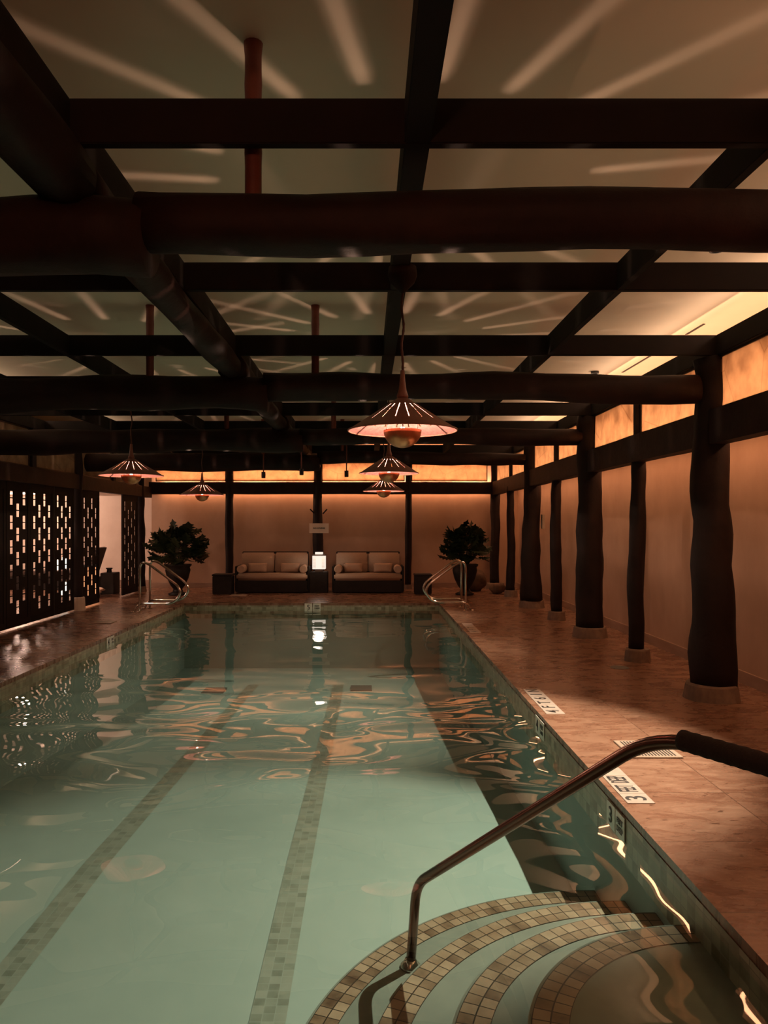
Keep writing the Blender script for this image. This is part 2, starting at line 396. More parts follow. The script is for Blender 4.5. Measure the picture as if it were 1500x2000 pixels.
slab('ceiling', (XO - .15, YN - .15, ZC), (XR + .15, 18.7, ZC + .1), M['ceiling'])
slab('ceiling_lounge', (XO, YN, 2.24), (XL - .1, 18.4, 2.30), M['pale_plaster'])
slab('baseboard_right', (XR - .02, YN, 0), (XR, YB, .12), M['skirting'])
slab('baseboard_back', (-5.24, YB - .02, 0), (XR - .02, YB, .12), M['skirting'])
slab('baseboard_left', (XO, 18.37, 0), (-5.24, 18.4, .16), M['skirting'])

# pool
pool = thing('swimming_pool', ((PX0 + PX1) / 2, PY0, -1.25), 'long rectangular indoor swimming pool with teal water, tiled edge and curved corner steps', 'swimming pool')
def pz(y): return -.95 - .32 * max(0, min(1, (y - 5.5) / 7.5))
bm = new()
ys = [PY0, 5.5, 13.0, PY1]
for a, b in zip(ys[:-1], ys[1:]):
    quad(bm, [(PX0, a, pz(a)), (PX1, a, pz(a)), (PX1, b, pz(b)), (PX0, b, pz(b))])
    quad(bm, [(PX1, a, pz(a)), (PX1, a, -.30), (PX1, b, -.30), (PX1, b, pz(b))])
    quad(bm, [(PX0, a, -.30), (PX0, a, pz(a)), (PX0, b, pz(b)), (PX0, b, -.30)])
quad(bm, [(PX0, PY1, pz(PY1)), (PX1, PY1, pz(PY1)), (PX1, PY1, -.30), (PX0, PY1, -.30)])
quad(bm, [(PX1, PY0, pz(PY0)), (PX0, PY0, pz(PY0)), (PX0, PY0, -.30), (PX1, PY0, -.30)])
bmesh.ops.remove_doubles(bm, verts=bm.verts, dist=1e-5)
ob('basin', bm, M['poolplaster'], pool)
bm = new(); e = .004; z0, z1 = -.30, -.045
def vq(bm, p, q, z0, z1):
    L = (Vector(q) - Vector(p)).length; s = p[0] + p[1]
    quad(bm, [(*p, z0), (*q, z0), (*q, z1), (*p, z1)], [(s, z0), (s + L, z0), (s + L, z1), (s, z1)])
vq(bm, (PX1 - e, PY0), (PX1 - e, PY1), z0, z1); vq(bm, (PX0 + e, PY0), (PX0 + e, PY1), z0, z1)
vq(bm, (PX0, PY1 - e), (PX1, PY1 - e), z0, z1); vq(bm, (PX0, PY0 + e), (PX1, PY0 + e), z0, z1)
ob('waterline_tile', bm, M['bandtile'], pool)
for xc in (-.5, -1.99):
    bm = new(); seg = [(2.7, 5.5), (5.5, 13.0)]
    for a, b in seg:
        quad(bm, [(xc - .093, a, pz(a) + .004), (xc + .093, a, pz(a) + .004), (xc + .093, b, pz(b) + .004), (xc - .093, b, pz(b) + .004)],
             [(0, a), (.186, a), (.186, b), (0, b)])
    ob('lane_line', bm, M['linetile'], pool)
for x, y in ((-2.55, 12.4), (-.1, 12.6)):
    bm = new(); box(bm, (x - .18, y - .2, pz(y)), (x + .18, y + .2, pz(y) + .02), .004); ob('main_drain', bm, M['grate'], pool)
# curved corner steps: (centre y, radius, tread z, bottom z)
STEPS = [(2.83, 1.77, -.72, -.95), (2.62, 1.44, -.51, -.72), (2.50, 1.13, -.35, -.51), (2.39, .87, -.21, -.35)]
for cy, r, zt, zb in STEPS:
    cx = PX1
    arc = [(cx - r * math.sin(t), cy + r * math.cos(t)) for t in [PI / 2 * k / 40 for k in range(41)]]
    def ring(rr): return [(cx - rr * math.sin(PI / 2 * k / 40), cy + rr * math.cos(PI / 2 * k / 40)) for k in range(41)]
    bm = new()
    o_, i_ = ring(r), ring(r - .136)
    for k in range(40):
        quad(bm, [(*o_[k], zb), (*o_[k + 1], zb), (*o_[k + 1], zt), (*o_[k], zt)])                     # riser
    quad(bm, [(*o_[40], zb), (o_[40][0], PY0, zb), (o_[40][0], PY0, zt), (*o_[40], zt)])
    f = bm.faces.new([bm.verts.new((*p, zt)) for p in ring(r)] + [bm.verts.new((cx - r, PY0, zt)), bm.verts.new((cx, PY0, zt))])
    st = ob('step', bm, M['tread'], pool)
    bm = new(); zz = zt + .003
    o_, i_ = ring(r - .012), ring(r - .012 - .131)
    for k in range(40):
        u0, u1 = PI / 2 * k / 40 * r, PI / 2 * (k + 1) / 40 * r
        quad(bm, [(*o_[k], zz), (*o_[k + 1], zz), (*i_[k + 1], zz), (*i_[k], zz)], [(u0, 0), (u1, 0), (u1, .1309), (u0, .1309)])
    L = o_[40][1] - PY0; u = PI / 2 * r
    quad(bm, [(*o_[40], zz), (o_[40][0], PY0, zz), (i_[40][0], PY0, zz), (*i_[40], zz)], [(u, 0), (u + L, 0), (u + L, .1309), (u, .1309)])
    ob('nose_tile', bm, M['steptile'], st)
bm = new(); quad(bm, [(PX0, PY0, -.10), (PX1, PY0, -.10), (PX1, PY1, -.10), (PX0, PY1, -.10)])
tag(ob('pool_water', bm, M['water'], smooth='keep'), 'still teal water filling the swimming pool', 'water', kind='stuff')

# ------------------------------------------------------------------ columns
def column(x, y, r, seed, ztop, label, cat='column', group=None, br=None, bh=.14, thin_top=None, bmat=None):
    t = thing('log_column', (x, y, 0), label, cat, group)
    br = br or r * 1.3
    bm = new()
    lathe(bm, (x, y, 0), [(br * 1.08, 0), (br * 1.06, .02), (br * .98, bh - .015), (br * .93, bh)], 24)
    ob('stone_base', bm, M[bmat or 'stone'], t, smooth=False)
    bm = new(); n = 22; pts = []; rr = []
    zt = thin_top if thin_top else ztop
    for i in range(n + 1):
        z = bh - .01 + (zt - bh) * i / n
        dx = .035 * noise.noise((z * .8, seed, 2.2)); dy = .035 * noise.noise((z * .8, seed, 7.7))
        if i == n: dx = dy = 0
        pts.append((x + dx, y + dy, z)); rr.append(r * (1.05 - .12 * i / n) * (1 + .20 * noise.noise((z * 1.1, seed * 2, .5))))
    tube(bm, pts, rr, seg=18, wob=.22, seed=seed)
    ob('trunk', bm, M['wood'], t, smooth=True)
    if thin_top:
        bm = new(); box(bm, (x - .035, y - .035, thin_top - .3), (x + .035, y + .035, ztop)); ob('top_post', bm, M['joist'], t)
    return t
ys_r = [3.0, 4.8, 6.6, 8.4, 10.2, 12.0, 13.8, 15.8, 17.75]
names_r = ['thick dark log column by the right wall, nearest the camera',
 'thin dark log column between the two nearest thick columns on the right',
 'thickest looking dark log column on the right, on a wide round stone base',
 'thin crooked dark log column on the right, just beyond the widest one',
 'second thick dark log column on the right with a wobbling outline',
 'thin dark log column on the right between the second and third thick ones',
 'third thick dark log column on the right, a switch plate beside it',
 'thin dark log column on the right just before the far corner',
 'dark corner log column at the right end of the back wall']
for i, y in enumerate(ys_r):
    thick = i % 2 == 0
    r = .17 if thick else .088
    if i == 2: r = .165
    if i == 8: r = .11
    column(XC, y, r, 3.3 + i * 1.7, ZJ0 + .02, names_r[i], group='log columns along the right side', br=(.22 if thick else .135), thin_top=None if thick else ZG0 + .1)
for x, r, nm in ((.98, .078, 'slim dark log column at the back wall, right of the right sofa'), (-1.17, .12, 'dark log column at the back wall between the two sofas, carrying the sign'),
                 (-3.3, .09, 'slim dark log column at the back wall, left of the left sofa')):
    column(x, 17.75, r, x * 2.1, ZJ0 + .02, nm, group='log columns along the back wall', br=r * 1.25, bh=.10)
for y, r, nm in ((6.1, .12, 'dark column on the left side nearest the camera'), (9.6, .12, 'dark column on the left side before the lattice screens'),
                 (13.3, .10, 'dark column on a pale stone block between the left lattice screens'), (17.0, .10, 'dark column at the far left corner by the lounge opening')):
    column(XL, y, r, y * 1.3, ZJ0 + .02, nm, group='log columns along the left side', br=.14, bh=.24 if y == 13.3 else .12, bmat='palestone' if y == 13.3 else None)

# ------------------------------------------------------------------ cross logs on the columns
ylog = [3.0, 6.6, 10.2, 13.8]
wh = ['nearest the camera', 'second from the camera', 'third from the camera', 'nearest the back wall']
for i, y in enumerate(ylog):
    bm = log_between((-.92, y, EYE + 1.215), (XC - .13, y, EYE + 1.195), .122 - .004 * i, .122 - .004 * i, 2.0 + i * 3.7, wav=.05)
    tag(ob('cross_log', bm, M['log'], smooth=True), 'right hand dark roof log over the pool, ' + wh[i], 'beam', 'roof logs over the pool')
    bm = log_between((XL - .12, y, EYE + 1.12), (-.88, y + .02, EYE + 1.15), .165, .150, 11.0 + i * 2.9, wav=.05)
    tag(ob('cross_log', bm, M['log'], smooth=True), 'thicker left hand dark roof log with sawn end, ' + wh[i], 'beam', 'roof logs over the pool')
segs = [(-2.4, 2.93, .135, .125), (2.97, 6.50, .108, .092), (6.54, 10.1, .118, .095), (10.15, 13.7, .11, .09), (13.75, 17.6, .10, .09)]
for i, (a, b, r0, r1) in enumerate(segs):
    bm = log_between((-1.19, a, EYE + 1.37), (-1.19, b, EYE + 1.37), r0, r1, 20 + i * 1.9, wav=.02)
    tag(ob('lengthwise_log', bm, M['log'], smooth=True), 'dark lengthwise roof log left of the lamps, ' + ['directly overhead', 'first length past the nearest cross log', 'second length past the nearest cross log', 'third length past the nearest cross log', 'last length before the back wall'][i], 'beam', 'lengthwise roof logs')

# ------------------------------------------------------------------ ceiling joist grid
k = 0
for y in [1.09, 2.89, 4.69, 6.49, 8.29, 10.09, 11.89, 13.69, 15.49, 17.25]:
    bm = new(); box(bm, (XL - .1, y - .023, ZJ0), (XC + .02, y + .023, ZJ1), .004)
    order = ['above the camera', 'nearest in view', 'second in view', 'third in view', 'fourth in view', 'fifth in view', 'sixth in view', 'seventh in view', 'eighth in view', 'beside the back wall']
    tag(ob('cross_joist', bm, M['joist']), 'flat dark joist crossing the ceiling sideways, ' + order[k], 'joist', 'joists crossing the ceiling'); k += 1
for x, wd, nm in ((.195, .10, 'above the row of three lamps'), (1.595, .05, 'right of the row of three lamps'), (-1.172, .05, 'above the lengthwise log'),
                  (-2.62, .05, 'above the two left lamps'), (-4.03, .05, 'between the left lamps and the lattice screens')):
    bm = new(); box(bm, (x - wd / 2, YN, ZJ0 + .002), (x + wd / 2, 17.8, ZJ1 - .002), .004)
    tag(ob('long_joist', bm, M['joist']), 'dark joist running the length of the ceiling, ' + nm, 'joist', 'joists running lengthwise')
# plates
for x, nm in ((XC + .04, 'right'), (XL, 'left')):
    bm = new(); box(bm, (x - .06, YN, ZJ0), (x + .06, 17.85, ZJ1), .005)
    tag(ob('wall_plate', bm, M['joist']), 'dark plate beam along the top of the %s colonnade' % nm, 'beam', 'plate beams above the columns')
bm = new(); box(bm, (XL, 17.69, ZJ0), (XC, 17.81, ZJ1), .005)
tag(ob('wall_plate', bm, M['joist']), 'dark plate beam along the top of the back wall clerestory', 'beam', 'plate beams above the columns')
# girts
def girt(p, q, h, wdt, seed, label):
    bm = new(); p = Vector(p); q = Vector(q); d = (q - p); n = int(d.length / .4); s = Vector((-d.y, d.x, 0)).normalized() * wdt / 2
    rings = []
    for i in range(n + 1):
        c = p + d * i / n; a = .012 * noise.noise((i * .4, seed, 0)); b = .012 * noise.noise((i * .4, seed, 4))
        rings.append([bm.verts.new(c + s + Vector((0, 0, a))), bm.verts.new(c - s + Vector((0, 0, a))), bm.verts.new(c - s + Vector((0, 0, h + b))), bm.verts.new(c + s + Vector((0, 0, h + b)))])
    for i in range(n):
        for k in range(4): bm.faces.new((rings[i][k], rings[i][(k + 1) % 4], rings[i + 1][(k + 1) % 4], rings[i + 1][k]))
    bm.faces.new(rings[0]); bm.faces.new(rings[-1])
    tag(ob('girt_beam', bm, M['log']), label, 'beam', 'girt beams between the columns')
girt((XC, YN, ZG0), (XC, 17.9, ZG0), .30, .15, 1, 'dark girt beam linking the right hand columns below the glowing panes')
girt((XL, 17.75, ZG0 + .012), (XC, 17.75, ZG0 + .012), .29, .14, 2, 'dark girt beam across the back wall below the glowing panes')
girt((XL, YN, EYE + .62), (XL, 17.7, EYE + .62), .25, .14, 3, 'dark girt beam above the left lattice screens')

# ------------------------------------------------------------------ clerestory windows
wn_ = [0]
def window(axis, fix, a, b, z0, z1, th=.03):
    wn_[0] += 1
    def P(s0, s1, q0, q1, d0, d1):
        return ((fix + d0, s0, q0), (fix + d1, s1, q1)) if axis == 'Y' else ((s0, fix + d0, q0), (s1, fix + d1, q1))
    lo, _ = P(a, b, z0, z1, 0, 0)
    t = bpy.data.objects.new('window_%d' % wn_[0], None); COL.objects.link(t); t.location = lo; tag(t, kind='structure')
    bm = new(); f = .018
    for s0, s1, q0, q1 in ((a, b, z0, z0 + f), (a, b, z1 - f, z1), (a, a + f, z0 + f, z1 - f), (b - f, b, z0 + f, z1 - f)):
        box(bm, *P(s0, s1, q0, q1, -th / 2, th / 2))
    ob('window_frame', bm, M['frame'], t)
    bm = new(); box(bm, *P(a + f, b - f, z0 + f, z1 - f, -.003, .003)); ob('pane', bm, M['pane'], t)
for i in range(len(ys_r) - 1):
    r0 = .13 if i % 2 == 0 else .04; r1 = .13 if i % 2 else .04
    window('Y', XC + .03, ys_r[i] + r0, ys_r[i + 1] - r1, ZG1 + .005, ZP1 - .002)
xb = [XL + .06, -3.3, -1.17, .98, XC - .1]
for a, b in zip(xb[:-1], xb[1:]): window('X', 17.78, a + .08, b - .08, ZG1 + .012, ZP1 - .002)
yl = [6.1, 7.85, 9.6, 11.5, 13.3, 15.15, 17.0]
for i, (a, b) in enumerate(zip(yl[:-1], yl[1:])): window('Y', XL, a + .10, b - .10, EYE + .875, ZP1 - .002)
for y in (7.85, 11.5, 15.15):
    bm = new(); box(bm, (XL - .05, y - .07, EYE + .865), (XL + .05, y + .07, ZJ0 + .005), .004)
    tag(ob('short_post', bm, M['joist']), 'short dark post dividing the left clerestory, ' + {7.85: 'nearest the camera', 11.5: 'above the first lattice screen', 15.15: 'above the lounge opening'}[y], 'post', 'short clerestory posts')

# ceiling slot diffusers near the right wall
for y0, y1, nm in ((3.9, 4.9, 'nearest the camera'), (5.7, 6.15, 'second from the camera'), (7.2, 7.6, 'third from the camera'), (8.45, 9.5, 'fourth from the camera'), (11.2, 12.2, 'farthest')):
    bm = new(); box(bm, (3.255, y0, ZC - .006), (3.28, y1, ZC - .0005))
    tag(ob('slot_diffuser', bm, M['black']), 'thin black air slot in the ceiling by the right wall, ' + nm, 'air vent', 'ceiling air slots')

# ------------------------------------------------------------------ hanger poles
kk = 0
for i, y in enumerate(ylog):
    for x in (-.46, -1.93):
        bm = new()
        pts = []; rr = []
        for j in range(13):
            z = EYE + 1.28 + (ZC - EYE - 1.28) * j / 12
            pts.append((x, y, z)); rr.append(.034 * (1.06 if j in (4, 9) else 1.0) * (1.15 if j == 12 else 1))
        tube(bm, pts, rr, seg=14)
        tag(ob('hanger_pole', bm, M['redwood'], smooth=True), 'red brown peeled pole, %s of the ceiling pair %s' % (('right one', 'left one')[x < -1], wh[i].split(',')[0]), 'pole', 'hanger poles holding the cross logs'); kk += 1

# ------------------------------------------------------------------ pendant lamps
NS = 20
def make_pendant(x, y, zr, label, R=.315, boss=False):
    t = thing('pendant_lamp', (x, y, zr), label, 'lamp', 'slotted cone pendant lamps')
    H = .205
    def cone(bm, k, top):
        fr = [0.07, .28, .52, .76, 1.0]
        n = NS * 3; rings = []
        for f in fr:
            wd = min((.0027 if k == 1.0 else .0085) / (R * f), .13); row = []
            for s in range(NS):
                a0 = 2 * PI * s / NS + math.radians(6 - 90)
                for a in (a0 - wd, a0 + wd, a0 + PI / NS):
                    row.append(bm.verts.new((x + (R * f * k) * math.cos(a), y + (R * f * k) * math.sin(a), zr + H * (1 - f) + top)))
            rings.append(row)
        for i in range(len(fr) - 1):
            for j in range(n):
                if i in (1, 2) and j % 3 == 0: continue
                bm.faces.new((rings[i][j], rings[i][(j + 1) % n], rings[i + 1][(j + 1) % n], rings[i + 1][j]))
    bm = new(); cone(bm, 1.0, .004); sh = ob('shade', bm, M['shade'], t, solid=.0008)
    bm = new(); cone(bm, .996, .0025); ob('reflector', bm, M['reflector'], t)
    bm = new(); tube(bm, [(x + R * math.cos(2 * PI * k / 48), y + R * math.sin(2 * PI * k / 48), zr + .003) for k in range(49)], .005, seg=6, caps=False); ob('rim', bm, M['shade'], t, smooth=True)
    # copper bowl under the bulb
    bm = new(); rb = .108; prof = [(rb * math.sin(PI / 2 * k / 10) + .001, -rb * math.cos(PI / 2 * k / 10) * .93 + .004) for k in range(11)]
    lathe(bm, (x, y, zr), prof, 28, caps=False); bw = ob('bowl', bm, M['copper'], t, smooth=True, solid=.003)
    for k in range(3):
        a = 2 * PI * k / 3 + .5; bm = new()
        tube(bm, [(x + .104 * math.cos(a), y + .104 * math.sin(a), zr), (x + .09 * math.cos(a), y + .09 * math.sin(a), zr + .142)], .003, seg=6)
        ob('bowl_bracket', bm, M['black'], t)
    bm = new(); bmesh.ops.create_uvsphere(bm, u_segments=16, v_segments=10, radius=.014); bmesh.ops.translate(bm, verts=bm.verts, vec=(x, y, zr + .012)); bu = ob('bulb', bm, M['bulb'], t, smooth=True)
    bu.visible_shadow = True
    bm = new(); lathe(bm, (x, y, zr + H * .93), [(.030, 0), (.034, .012), (.022, .05), (.016, .10), (.012, .16)], 20); ob('cap', bm, M['shade'], t, smooth=True)
    bm = new(); pts = []
    top = ZJ0 + .005
    for k in range(31):
        z = zr + H + .10 + (top - zr - H - .10) * k / 30; q = math.sin(PI * k / 30)
        pts.append((x + .007 * math.sin(k * .55) * q, y + .006 * math.cos(k * .5) * q, z))
    tube(bm, pts, [.0065 + .0018 * (k % 2) for k in range(31)], seg=8); ob('cable', bm, M['cable'], t, smooth=True)
    if boss:
        bm = new(); lathe(bm, (x, y, EYE + 1.395), [(.012, -.06), (.03, -.04), (.07, 0), (.085, .04), (.08, .09)], 20); ob('ceiling_boss', bm, M['log'], t, smooth=True)
    else:
        bm = new(); lathe(bm, (x, y, ZJ0 - .03), [(.02, 0), (.04, .01), (.042, .035)], 18); ob('ceiling_boss', bm, M['black'], t, smooth=True)
    # the bulb's light, just above the bowl
    l = lamp('POINT', 'pendant_light', (0, 0, .040), P_PENDANT, C_PENDANT, shadow_soft_size=.004); l.parent = t
    u = lamp('SPOT', 'added_streak_light', (0, 0, .036), P_STREAK, C_PENDANT, shadow_soft_size=.0012, spot_size=math.radians(150), spot_blend=.05)  # second emitter, added to strengthen the slot streaks on the ceiling
    u.parent = t; u.rotation_euler = (PI, 0, 0)
    return t
make_pendant(.205, 4.3, EYE + .537, 'nearest and largest looking brown cone pendant lamp with copper bowl, pink inside showing', boss=True)
make_pendant(.232, 7.9, EYE + .534, 'middle cone pendant lamp in the centre row, below and behind the nearest')
make_pendant(.255, 11.4, EYE + .50, 'farthest cone pendant lamp in the centre row, lowest of the stacked three')
make_pendant(-2.605, 8.2, EYE + .53, 'left cone pendant lamp over the left edge of the pool, larger of the two', R=.345)
make_pendant(-2.61, 11.74, EYE + .453, 'small looking far cone pendant lamp in front of the back wall, left of centre', R=.345)

# recessed spotlight over the right deck edge
t = thing('recessed_spotlight', (2.45, 5.2, ZC - .03), 'round black spotlight in the ceiling hidden behind the second roof log', 'spotlight')
bm = new(); lathe(bm, (2.45, 5.2, ZC - .03), [(.05, .03), (.05, 0), (.035, 0), (.035, .02)], 20, caps=False); ob('trim_ring', bm, M['black'], t)
s = lamp('SPOT', 'spotlight_beam', (0, 0, -.02), P_SPOT, C_SPOT, shadow_soft_size=.02, spot_size=math.radians(62), spot_blend=.5)
s.parent = t; aim(s, (-1.80, -.05, -3.45))
for x, y, dx, p, nm in ((2.9, 9.45, -2.9, .50, 'right side ceiling behind the second thick column'), (2.9, 12.45, -2.9, .48, 'right side ceiling behind the third thick column'),
                     (-4.85, 5.3, 2.4, .015, 'left side ceiling nearest the camera'), (-4.85, 9.45, 2.4, .12, 'left side ceiling before the leftmost lattice screen'), (-4.85, 12.45, 2.4, .30, 'left side ceiling before the column with stone block')):
    t = thing('recessed_spotlight', (x, y, ZC - .03), 'small round black spotlight in the ' + nm, 'spotlight')
    bm = new(); lathe(bm, (x, y, ZC - .03), [(.05, .03), (.05, 0), (.035, 0), (.035, .02)], 20, caps=False); ob('trim_ring', bm, M['black'], t)
    s = lamp('SPOT', 'spotlight_beam', (0, 0, -.02), P_SPOT * p, C_SPOT, shadow_soft_size=.03, spot_size=math.radians(56), spot_blend=1.0)
    s.parent = t; aim(s, (dx, 0, -3.45))

# small track spots below the far logs
for x, y, z0, nm in ((-1.66, 11.89, 2.28, 'left of the middle column'), (-.33, 11.89, 2.30, 'right of the middle column'), (-1.05, 11.89, 2.33, 'between the other two')):
    t = thing('hanging_spotlight', (x, y, z0), 'small black spotlight on a thin rod before the back wall, ' + nm, 'spotlight', 'small hanging spotlights')
    bm = new(); tube(bm, [(x, y, z0 + .08), (x, y, ZJ0)], .010, seg=8); ob('rod', bm, M['redwood'], t)
    bm = new(); lathe(bm, (x, y, z0), [(.032, 0), (.034, .03), (.034, .10)], 16); ob('lamp_head', bm, M['black'], t)

# ------------------------------------------------------------------ foreground handrail
hd = Vector((.74, -1.28, 0))
B = Vector((.98, 2.50, .845)); D = Vector((B.x + hd.x * .74, B.y + hd.y * .74, .845)); Fp = Vector((D.x, D.y, 0)); base = Vector((.222, 3.80, -.72)); A = Vector((.250, 3.765, -.275))
t = thing('pool_handrail', (Fp.x, Fp.y, 0), 'bronzed metal handrail rising from the pool steps to the right foreground', 'handrail')
path = smooth_path([base, A, B, D, Fp], [.10, .19, .14], 8)
bm = new(); tube(bm, path, .0245, seg=20); ob('rail', bm, M['bronze'], t, smooth=True)
fs = B + hd * .062; fe = B + hd * .62; pp = [fs + (fe - fs) * k / 60 for k in range(61)]
bm = new(); tube(bm, pp, [.0335 + .0012 * math.sin(k * 2.1) for k in range(61)], seg=20); ob('grip_sleeve', bm, M['foam'], t, smooth=True)
bm = new(); lathe(bm, (base.x, base.y, -.72), [(.052, 0), (.052, .012), (.034, .03), (.028, .045)], 20); ob('flange', bm, M['steel'], t, smooth=True)
bm = new(); lathe(bm, (Fp.x, Fp.y, 0), [(.052, 0), (.052, .012), (.034, .03), (.028, .045)], 20); ob('flange', bm, M['steel'], t, smooth=True)

# unseen uplight added behind the camera, warm fill for ceiling and logs
t = thing('added_near_uplight', (-.3, YN, 2.2), 'added unseen uplight on the near wall, warm fill for the ceiling', 'added light')
bm = new(); lathe(bm, (-.3, YN + .22, 2.2), [(.02, 0), (.10, .05), (.16, .16), (.17, .20)], 24, caps=False); ob('bowl', bm, M['copper'], t, smooth=True, solid=.004)
bm = new(); box(bm, (-.34, YN, 2.14), (-.26, YN + .22, 2.20), .006); ob('arm', bm, M['black'], t)
l = lamp('POINT', 'near_fill_light', (0, .22, .22), P_NEAR_FILL, C_NEAR_FILL, shadow_soft_size=.08); l.parent = t

# ------------------------------------------------------------------ far grab rails (each a pair)
def grab(xd, sgn, ys, label):
    t = thing('pool_ladder_rails', (xd, ys[0], 0), label, 'pool ladder', 'chrome ladder rails at the far end')
    for y in ys:
        # sgn: direction from deck towards the pool
        P = [(xd + .02 * sgn, y, 0), (xd + .02 * sgn, y, .85), (xd + .62 * sgn, y, .40), (xd + .72 * sgn, y, .15), (xd + .08 * sgn, y, .145), (xd - .09 * sgn, y, 0)]
        P[1] = (xd + .09 * sgn, y, .90)
        P = [(xd + .04 * sgn, y, 0), (xd + .04 * sgn, y, .86), (xd + .16 * sgn, y, .87), (xd + .80 * sgn, y, .40), (xd + .64 * sgn, y, .145), (xd + .03 * sgn, y, .150), (xd - .07 * sgn, y, 0)]
        bm = new(); tube(bm, smooth_path(P, [.16, .12, .22, .16, .1], 8), .021, seg=14); r = ob('rail', bm, M['steel'], t, smooth=True)
        for dx in (.04 * sgn, -.07 * sgn):
            bm = new(); lathe(bm, (xd + dx, y, 0), [(.045, 0), (.045, .010), (.026, .02)], 16); ob('flange', bm, M['steel'], r)
grab(1.80, -1, (13.25, 13.85), 'pair of bent chrome grab rails at the right far corner of the pool')
grab(-4.02, 1, (13.0, 13.6), 'pair of bent chrome grab rails at the left far end of the pool')

# ------------------------------------------------------------------ depth markers
def deck_marker(x0, y0, cells, label, T=.152):
    t = thing('depth_marker', (x0, y0, 0), label, 'depth marker', 'depth markers on the deck')
    y = y0
    for s, wdt, size in cells:
        bm = new(); box(bm, (x0, y + .0015, .0005), (x0 + T, y + wdt - .0015, .004)); p = ob('marker_tile', bm, M['marker'], t)
        if s: text_mesh('lettering', s, (x0 + T / 2, y + wdt / 2, .0046), (0, 0, PI / 2), size, M['ink'], p, squash=min(1, (wdt * .86) / (size * .62 * len(s))))
        y += wdt
deck_marker(1.443, 4.107, [('3', .152, .16), ('FEET', .152, .15), ('DEEP', .152, .15), ('', .152, .1)], 'pale tile row on the right deck reading 3 FEET DEEP, nearest the handrail')
deck_marker(1.46, 6.04, [('4', .152, .15), ('F', .152, .15), ('T', .152, .15), ('6', .152, .15), ('I', .152, .15), ('N', .152, .15)], 'pale tile row on the right deck starting with a 4, near the widest column')
deck_marker(1.47, 10.55, [('4', .2, .13), ('F', .2, .13), ('T', .2, .13), ('', .4, .1)], 'faint far tile row on the right deck near the chrome grab rails')
def wall_marker(p, rot, d, s1, s2, label, T=.125):
    # p: lower left corner, d: reading direction
    d = Vector(d); p = Vector(p); n = Vector((0, 0, 1)).cross(d) * -1
    t = thing('depth_marker', p, label, 'depth marker', 'depth markers on the pool wall')
    off = 0
    n2 = d.cross(Vector((0, 0, 1)))
    for s, wd, sz in ((s1, T, .125), (s2, T, .045)):
        a = p + d * off + n2 * .002; b = a + d * wd
        bm = new(); q = [a, b, b + Vector((0, 0, T)), a + Vector((0, 0, T))]
        f = bm.faces.new([bm.verts.new(v) for v in q]); ex = bmesh.ops.extrude_face_region(bm, geom=[f]); bmesh.ops.translate(bm, verts=[v for v in ex['geom'] if isinstance(v, bmesh.types.BMVert)], vec=n2 * .004)
        pt = ob('marker_tile', bm, M['wallmarker'], t)
        text_mesh('lettering', s, (a + b) / 2 + Vector((0, 0, T / 2)) + n2 * .0065, rot, sz, M['ink'], pt)
        off += wd * 1.1
wall_marker((-1.22, PY1 - .006, -.155), (PI / 2, 0, 0), (1, 0, 0), '5', 'FEET\nDEEP', 'depth marker reading 5 on the far pool wall', .15)
wall_marker((PX1 - .006, 4.32, -.19), (PI / 2, 0, -PI / 2), (0, -1, 0), '3', 'FEET\nDEEP', 'depth marker reading 3 on the right pool wall under the handrail', .14)
wall_marker((PX1 - .006, 6.15, -.17), (PI / 2, 0, -PI / 2), (0, -1, 0), '4', 'FEET\n6 IN', 'depth marker reading 4 on the right pool wall', .14)
wall_marker((PX0 + .006, 10.15, -.155), (PI / 2, 0, PI / 2), (0, 1, 0), '4', 'FEET\n6 IN', 'depth marker reading 4 on the left pool wall', .14)

# skimmer lids and drain
def lid(x0, y0, x1, y1, label, slots=True):
    t = thing('skimmer_cover', (x0, y0, 0), label, 'drain cover', 'cream covers set in the deck')
    bm = new(); box(bm, (x0, y0, .0005), (x1, y1, .010), .002); p = ob('cover_plate', bm, M['cream'], t)
    if slots:
        bm = new()
        n = 13
        for k in range(n):
            a = x0 + .03 + (x1 - x0 - .06) * (k + .3) / n
            box(bm, (a, y0 + .03, .0095), (a + .010, y1 - .03, .0108))
        ob('slot', bm, M['ink'], p)
        bm = new(); lathe(bm, (x0 + .05, (y0 + y1) / 2, .0098), [(.012, 0), (.012, .0012)], 12); ob('screw', bm, M['black'], p)
lid(1.75, 4.90, 2.09, 5.28, 'slotted cream drain cover in the right deck behind the handrail')
lid(-4.27, 11.5, -3.97, 11.8, 'cream cover plate in the left deck by the chrome grab rails', False)
lid(-2.95, 15.9, -2.60, 16.2, 'cream cover plate in the far deck before the left sofa', False)
bm = new(); lathe(bm, (2.72, 8.0, 0), [(.10, .0005), (.10, .004), (.08, .005)], 24)
tag(ob('floor_drain', bm, M['grate']), 'small round dark floor drain in the right deck by the thin column', 'drain')

